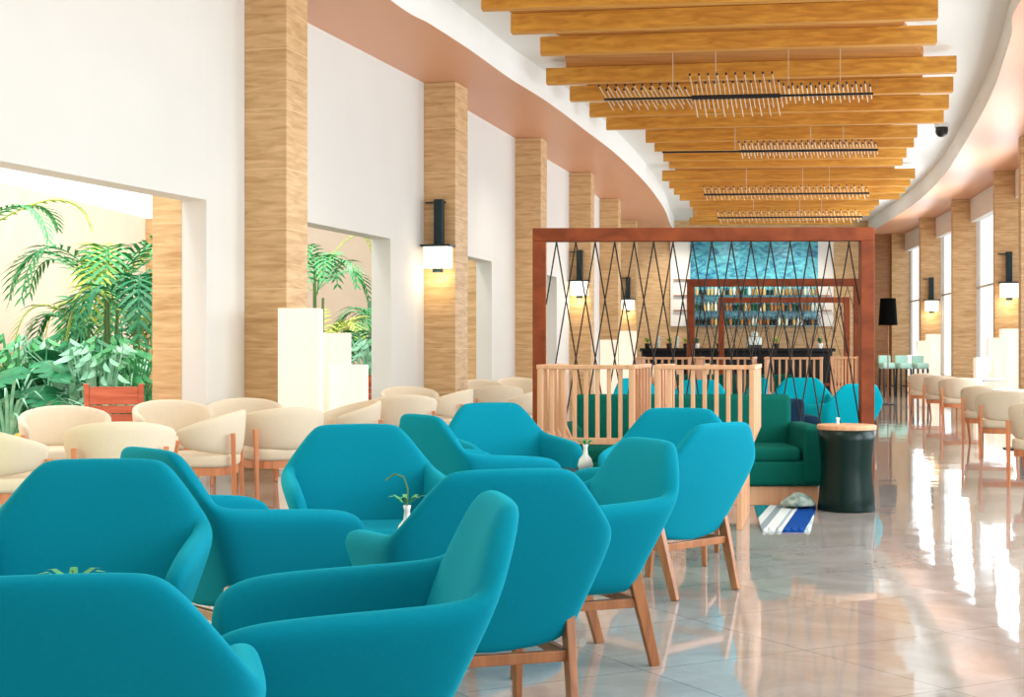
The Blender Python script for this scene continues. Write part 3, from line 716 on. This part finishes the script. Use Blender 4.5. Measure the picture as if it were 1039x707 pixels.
# ------------------------------------------------------------------ lattice frames
def lattice(dl, dr, xl, xr_, zt, label, lat=True, n=16):
    a = at(xl, 0, dl); b = at(xr_, 0, dr); a.z = b.z = 0; d = b-a; L = d.length; rz = math.atan2(d.y, d.x); w = .115
    t = thing('lattice_frame', label, 'room divider', a, rz, 'timber lattice frames down the hall')
    for x in (w/2, L-w/2): MB().box((x, 0, zt/2-w/2), (w, w, zt-w)).build('post', M['frame'], t, bevel=.006)
    MB().box((L/2, 0, zt-w/2), (L, w, w)).build('top_beam', M['frame'], t, bevel=.006)
    MB().box((L/2, 0, .50), (L-2*w, .05, .06)).build('bottom_rail', M['frame'], t, bevel=.004)
    if lat:
        x0, x1 = w+.09, L-w-.09; st = (x1-x0)/(n-1); cr = .0062 if n > 12 else .0045; z0, z1 = .52, zt-w
        for i in range(n):
            for sg in (-1, 1):
                x = x0+st*i; q = x+sg*1.65*st; z = z0; y = .012*sg
                if q < w: z = z1+(z0-z1)*(x-w)/(x-q); q = w
                if q > L-w: z = z1+(z0-z1)*(L-w-x)/(q-x); q = L-w
                MB().tube((x, y, z1), (q, y, z), cr, n=6).build('cord', M['cord'], t)
    return t
lattice(12.7, 12.6, 540.5, 886, 2.28, 'nearest red-brown timber frame strung with crossing dark cords')
lattice(22.4, 22.2, 697, 874, 2.30, 'second red-brown timber frame, seen through the nearest one', n=9)
lattice(31, 30.8, 729, 862, 2.32, 'farthest red-brown timber frame, in front of the bottle shelves', n=8)

# pale slatted screens
def screen(loc, w, label, rz=-R(12), dep=.95, h=1.135, nslat=7):
    t = thing('slatted_screen', label, 'slatted screen', loc, rz, 'pale slatted screens')
    def post(x, y, sg, nm='side_post'):
        top, bot = x, x-sg*.085; pw, pd = .038, .07; mb = MB(); zs = [(0, bot), (.46, bot), (.66, top), (h-.03, top)]; vs = []
        for z, xx in zs: vs += [(xx-pw/2, y-pd/2, z), (xx+pw/2, y-pd/2, z), (xx+pw/2, y+pd/2, z), (xx-pw/2, y+pd/2, z)]
        fs = [(0, 3, 2, 1), (12, 13, 14, 15)]
        for i in range(3):
            for k in range(4): fs.append((4*i+k, 4*i+(k+1) % 4, 4*i+4+(k+1) % 4, 4*i+4+k))
        mb.add(vs, fs).build(nm, M['slat'], t, bevel=.004)
    for sg in (-1, 1):
        x = sg*(w/2-.02)
        for k in range(6): post(x, k*dep/5, sg)
        MB().box((x, dep/2, h-.015), (.05, dep+.07, .03)).build('side_rail', M['slat'], t, bevel=.004)
        MB().box((sg*(w/2-.105)-.02*sg*0, dep/2, .30), (.03, dep-.02, .05)).build('lower_side_rail', M['slat'], t)
    MB().box((0, 0, h-.015), (w-.07, .06, .03)).build('top_rail', M['slat'], t, bevel=.004)
    MB().box((0, 0, .60), (w-.16, .04, .045)).build('lower_rail', M['slat'], t, bevel=.004)
    for k in range(nslat):
        x = -w/2+.02+(w-.04)*(k+1)/(nslat+1)
        MB().box((x, 0, (.62+h-.03)/2), (.028, .03, h-.03-.62)).build('slat', M['slat'], t, bevel=.003)
    return t
p = at(595, 0, 10.35); screen((p.x, 10.4, 0), .69, 'left pale slatted screen in front of the green sofa')
p = at(715, 0, 10.25); screen((p.x, 10.25, 0), .69, 'right pale slatted screen, its bent posts standing by the striped rug')
for px, d, lb in ((805, 19.6, 'far pale slatted screen behind the navy sofa and turquoise armchairs'), (672, 19.6, 'far pale slatted screen seen between the two near screens'), (735, 19.6, 'far pale slatted screen seen over the right near screen'), (858, 20.9, 'small far slatted screen above the turquoise armchair at the right post')):
    p = at(px, 0, d); screen((p.x, d, 0), .76 if px != 858 else .42, lb)

# sofas
def sofa(loc, rz, L, m, label, h=.87):
    t = thing('sofa', label, 'sofa', loc, rz)
    MB().box((0, .0, .075), (L-.10, .70, .15)).build('plinth', M['slat'], t, bevel=.004)
    MB().box((0, 0, .255), (L-.02, .80, .20)).build('base', m, t, bevel=.03, seg=3)
    MB().box((0, -.33, .26+(h-.26)/2), (L-.30, .17, h-.27)).build('backrest', m, t, bevel=.05, seg=4)
    for sx in (-1, 1):
        MB().box((sx*(L/2-.09), .02, .40), (.18, .80, .47)).build('armrest', m, t, bevel=.045, seg=4)
    n = 2; wd = (L-.38)/n
    for k in range(n):
        MB().box((-(L-.38)/2+wd*(k+.5), .08, .405), (wd-.01, .64, .12)).build('seat_cushion', m, t, bevel=.04, seg=4)
    return t
p0 = at(566, 0, 12.2); p1 = at(829, 0, 12.1); L = p1.x-p0.x
sofa(((p0.x+p1.x)/2, 12.15, 0), PI, L, M['green'], 'long green velvet sofa facing the camera under the lattice')
p1 = at(826, 0, 13.7); sofa((p1.x-1.05, 13.75, 0), 0, 2.1, M['navy'], 'dark navy sofa back to back with the green one behind the lattice', .80)
p1 = at(835, 0, 21.3); sofa((p1.x-1.2, 21.6, 0), PI, 2.1, M['green'], 'farther green sofa in front of the second timber frame')

# rug and crumpled cloth on it
a = at(739, 0, 11.8); 
r_ = MB(); nx, ny = 24, 14; vs = []
c00, c10, c01, c11 = Vector((1.70, 10.05, 0)), at(822, 0, 10.05), Vector((1.92, 11.70, 0)), at(828, 0, 11.66)
for j in range(ny+1):
    for i in range(nx+1):
        u, v = i/nx, j/ny; q = (c00*(1-u)+c10*u)*(1-v)+(c01*(1-u)+c11*u)*v
        z = .012+(.006*math.sin(i*1.7)*math.sin(j*.9+1) if j in (0, 1) or i > nx-2 else 0)
        vs.append((q.x, q.y, z))
for k in range(2):
    base = 0
n1 = (nx+1)*(ny+1)
vs += [(x, y, .001) for x, y, z in vs]
fs = []
for j in range(ny):
    for i in range(nx):
        k = j*(nx+1)+i; fs += [(k, k+1, k+nx+2, k+nx+1), (n1+k, n1+k+nx+1, n1+k+nx+2, n1+k+1)]
for i in range(nx):
    fs += [(i, n1+i, n1+i+1, i+1)]; k = ny*(nx+1)+i; fs += [(k, k+1, n1+k+1, n1+k)]
for j in range(ny):
    k = j*(nx+1); fs += [(k, k+nx+1, n1+k+nx+1, n1+k)]; k += nx; fs += [(k, n1+k, n1+k+nx+1, k+nx+1)]
rug = r_.add(vs, fs).build('rug', M['rug']); origin(rug, (1.7, 10.9, 0)); tag(rug, 'striped rug in blue, white and teal before the green sofa', 'rug')
cl = MB(); vs = []; nn = 12
random.seed(3)
for j in range(5):
    for i in range(nn):
        a_ = 2*PI*i/nn; rr = (.15, .14, .10, .05, .012)[j]*random.uniform(.75, 1.25)
        vs.append((rr*math.cos(a_), rr*math.sin(a_)*.8, (.0, .035, .07, .10, .115)[j]*random.uniform(.85, 1.1)))
fs = [(j*nn+i, j*nn+(i+1) % nn, (j+1)*nn+(i+1) % nn, (j+1)*nn+i) for j in range(4) for i in range(nn)]+[tuple(reversed(range(nn))), tuple(4*nn+i for i in range(nn))]
p = at(811, 0, 11.5)
clo = cl.add(vs, fs).build('crumpled_cloth', noise_mat('grey_green_cloth', lin(70, 110, 104), lin(190, 200, 190), nscale=18, rough=.9), sub=1); clo.location = (p.x, 11.5, .02)
tag(clo, 'small crumpled grey-green cloth on the floor at the corner of the sofa plinth', 'cloth')

# green glazed drum tables
def drum(loc, label):
    t = thing('drum_table', label, 'side table', loc, 0, 'dark green drum side tables')
    MB().lathe([(.05, .0), (.218, .0), (.224, .012), (.215, .10), (.202, .22), (.196, .30), (.195, .34), (.200, .42), (.212, .54), (.222, .625), (.05, .625)], n=48).build('drum', M['pot'], t, smooth=False)
    MB().lathe([(.01, .625), (.222, .625), (.226, .632), (.226, .655), (.22, .662), (.01, .662)], n=48).build('tabletop', M['slat'], t, smooth=False)
    for c in children(t)[:1]:
        for pf in c.data.polygons: pf.use_smooth = len(pf.vertices) == 4
    return t
p = at(859, 0, 11.44); drum((p.x, 11.44, 0), 'dark green glazed drum table with a pale wood top beside the green sofa')
p = at(875, 0, 23.6); drum((p.x, 23.6, 0), 'farther dark drum table, half hidden by the right post of the lattice frame')
p = at(852, 424, 11.44)
t = thing('table_card', 'tiny white card standing on the near drum table', 'card', (p.x, 11.50, .662))
MB().box((0, 0, .02), (.02, .012, .04)).build('stand', M['white'], t); MB().box((.0, .0, .045), (.028, .006, .012)).build('top_edge', M['white'], t)

# black shaded floor lamp
p = at(901, 0, 33); t = thing('shaded_floor_lamp', 'tall floor lamp with a black drum shade near the far end of the hall', 'floor lamp', (p.x, 33, 0))
MB().lathe([(.01, 0), (.17, 0), (.17, .02), (.01, .03)], n=24).build('base', M['black'], t)
MB().tube((0, 0, .02), (0, 0, 1.80), .014, n=8).build('pole', M['legwood'], t)
MB().lathe([(.21, 1.77), (.17, 2.37), (.165, 2.37), (.205, 1.77)], n=32).build('lamp_shade', mat('black_shade', lin(8, 8, 8), .9, spec=.05), t, smooth=False)

# mint bar stools at the far right
def stool(loc, label):
    t = thing('bar_stool', label, 'stool', loc, .1, 'mint padded bar stools')
    MB().box((0, 0, .80), (.33, .40, .16)).build('seat', M['mint'], t, bevel=.05, seg=3)
    MB().box((.0, .20, .96), (.33, .07, .22)).build('backrest', M['mint'], t, bevel=.03, seg=3)
    for sx in (-1, 1):
        for sy in (-1, 1): MB().bar((.13*sx, .16*sy, .73), (.14*sx, .18*sy, 0), .04).build('leg', M['black'], t)
    MB().box((0, -.17, .28), (.26, .03, .03)).build('footrest', M['black'], t)
for px, d, lb in ((900, 38.6, 'mint padded bar stool nearest the dark end wall'), (917, 38.4, 'middle one of the three mint padded bar stools'), (934, 38.2, 'mint padded bar stool nearest the windows')):
    stool((at(px, 0, d).x, d, 0), lb)

# ------------------------------------------------------------------ the bar at the far end
dB = DEND-.02
a = at(700, 243, dB); b = at(829, 331, dB); al = at(680, 244, dB); br_ = at(845, 331, dB)
t = thing('back_bar', 'back bar on the end wall with a turquoise wave mosaic and bottle shelves', 'bar shelf', ((a.x+b.x)/2, dB, 0))
ox = (a.x+b.x)/2
MB().box(((al.x+br_.x)/2-ox, -.06, (al.z+b.z)/2), (br_.x-al.x, .10, al.z-b.z)).build('back_panel', M['cushion'], t, bevel=.01)
MB().box((0, -.13, (a.z+b.z)/2), (b.x-a.x, .04, a.z-b.z)).build('mosaic', M['mural'], t)
shz = [at(0, y, dB-.3).z for y in (299.5, 315.5, 330)]
for z in shz: MB().box((0, -.31, z-.02), (b.x-a.x, .32, .035)).build('shelf', mat('teal_glass_shelf', lin(0, 90, 100), .15), t)
for (x0, x1) in ((al.x, a.x), (b.x, br_.x)):
    for z in (at(0, 284, dB).z, at(0, 300, dB).z, at(0, 315, dB).z): MB().box(((x0+x1)/2-ox, -.16, z), (abs(x1-x0)*.7, .1, .03)).build('side_shelf', M['legwood'], t)
BC = [mat('bottle_'+n_, c, .15) for n_, c in (('amber', lin(170, 110, 50)), ('clear', lin(226, 226, 210)), ('green', lin(20, 70, 40)), ('dark', lin(30, 26, 22)), ('gold', lin(210, 180, 110)))]
BL = ['amber', 'clear', 'green', 'dark', 'gold']
protos = []
for k in range(5):
    h = (.30, .34, .32, .28, .30)[k]
    mb = MB().lathe([(.02, 0), (.045, .0), (.046, .02), (.046, h*.58), (.018, h*.74), (.015, h), (.005, h)], n=10)
    me = mb.build('bottle', BC[k], smooth=True); protos.append(me)
first = [True]*5
rows = ['upper', 'middle', 'lower']
random.seed(11)
for ri, z in enumerate(shz):
    nb = 34
    for i in range(nb):
        k = random.randrange(5)
        o = protos[k] if first[k] else protos[k].copy()
        if not first[k]: C.objects.link(o)
        first[k] = False
        x = a.x+.08+(b.x-a.x-.16)*i/(nb-1)
        o.location = (x, dB-.30, z-.002)
        tag(o, '%s bottle in the %s row of the back bar' % (BL[k], rows[ri]), 'bottle', '%s bottles in the %s row' % (BL[k], rows[ri]))
# bar counter
ca = at(650, 0, 44); cb = at(845, 0, 44); zc = E-.0
t = thing('bar_counter', 'long black topped bar counter before the bottle shelves', 'bar counter', ((ca.x+cb.x)/2, 44, 0)); Lc = cb.x-ca.x
MB().box((0, 0, 1.21), (Lc, .75, .10)).build('worktop', M['counter'], t, bevel=.01)
MB().box((0, .08, .58), (Lc-.1, .5, 1.16)).build('body', M['counter'], t)
names = [('leafy jug', 657), ('glass stack', 668), ('leafy pot', 679), ('glass stack', 687), ('bushy pot', 696), ('leafy pot', 707), ('bushy pot', 730), ('steel machine', 765), ('bushy pot', 788), ('leafy jug', 832)]
for i, (nm, px) in enumerate(names):
    p = at(px, 0, 43.9)
    where = ('first', 'second', 'third', 'fourth', 'fifth', 'sixth', 'seventh', 'eighth', 'ninth', 'tenth')[i]
    if 'glass' in nm:
        o = MB()
        for k in range(3): o.lathe([(.02, 0), (.05, .01), (.06, .12), (.055, .12)], (0, 0, .12*k), 12)
        o = o.build('glass_stack', M['glassware']); o.location = (p.x, 43.9, 1.26); tag(o, 'stack of pale glasses, %s item from the left on the bar counter' % where, 'glasses')
    elif 'machine' in nm:
        t = thing('coffee_machine', 'pale steel coffee machine on the bar counter', 'coffee machine', (p.x, 43.9, 1.26))
        MB().box((0, 0, .17), (.42, .34, .34)).build('body', M['glassware'], t, bevel=.05, seg=3); MB().box((0, -.18, .05), (.40, .06, .10)).build('drip_tray', M['black'], t)
        MB().lathe([(.02, 0), (.12, .02), (.10, .14), (.02, .16)], (0, 0, .34), 16).build('hopper', M['glassware'], t)
    else:
        t = thing('potted_plant', 'potted plant, %s item from the left on the bar counter' % where, 'plant', (p.x, 43.9, 1.26), 0, 'potted plants on the bar counter')
        MB().lathe([(.02, 0), (.07, 0), (.09, .14), (.02, .14)], n=14).build('pot', M['white'] if i % 2 else M['black'], t)
        l = MB()
        for k in range(40): blade(l, random.uniform(0, 6.28), .24*random.uniform(.5, 1.1), .05, random.uniform(.1, .5), .03, 3, .12, 0)
        l.build('foliage', M['leaf2'] if i % 2 else M['leaf4'], t)
# pale bar chairs before the counter
for px, d, lb in ((649, 38, 'pale tub chair at the left end of the bar counter'), (675, 37, 'pale tub chair before the bar counter, seen over the near screens'), (716, 38, 'pale tub chair before the bar counter, right of the second frame post')):
    place(TC, usedt, (at(px, 0, d).x, d, 0), R(180), lb, 'pale chairs by the bar', 1.12)
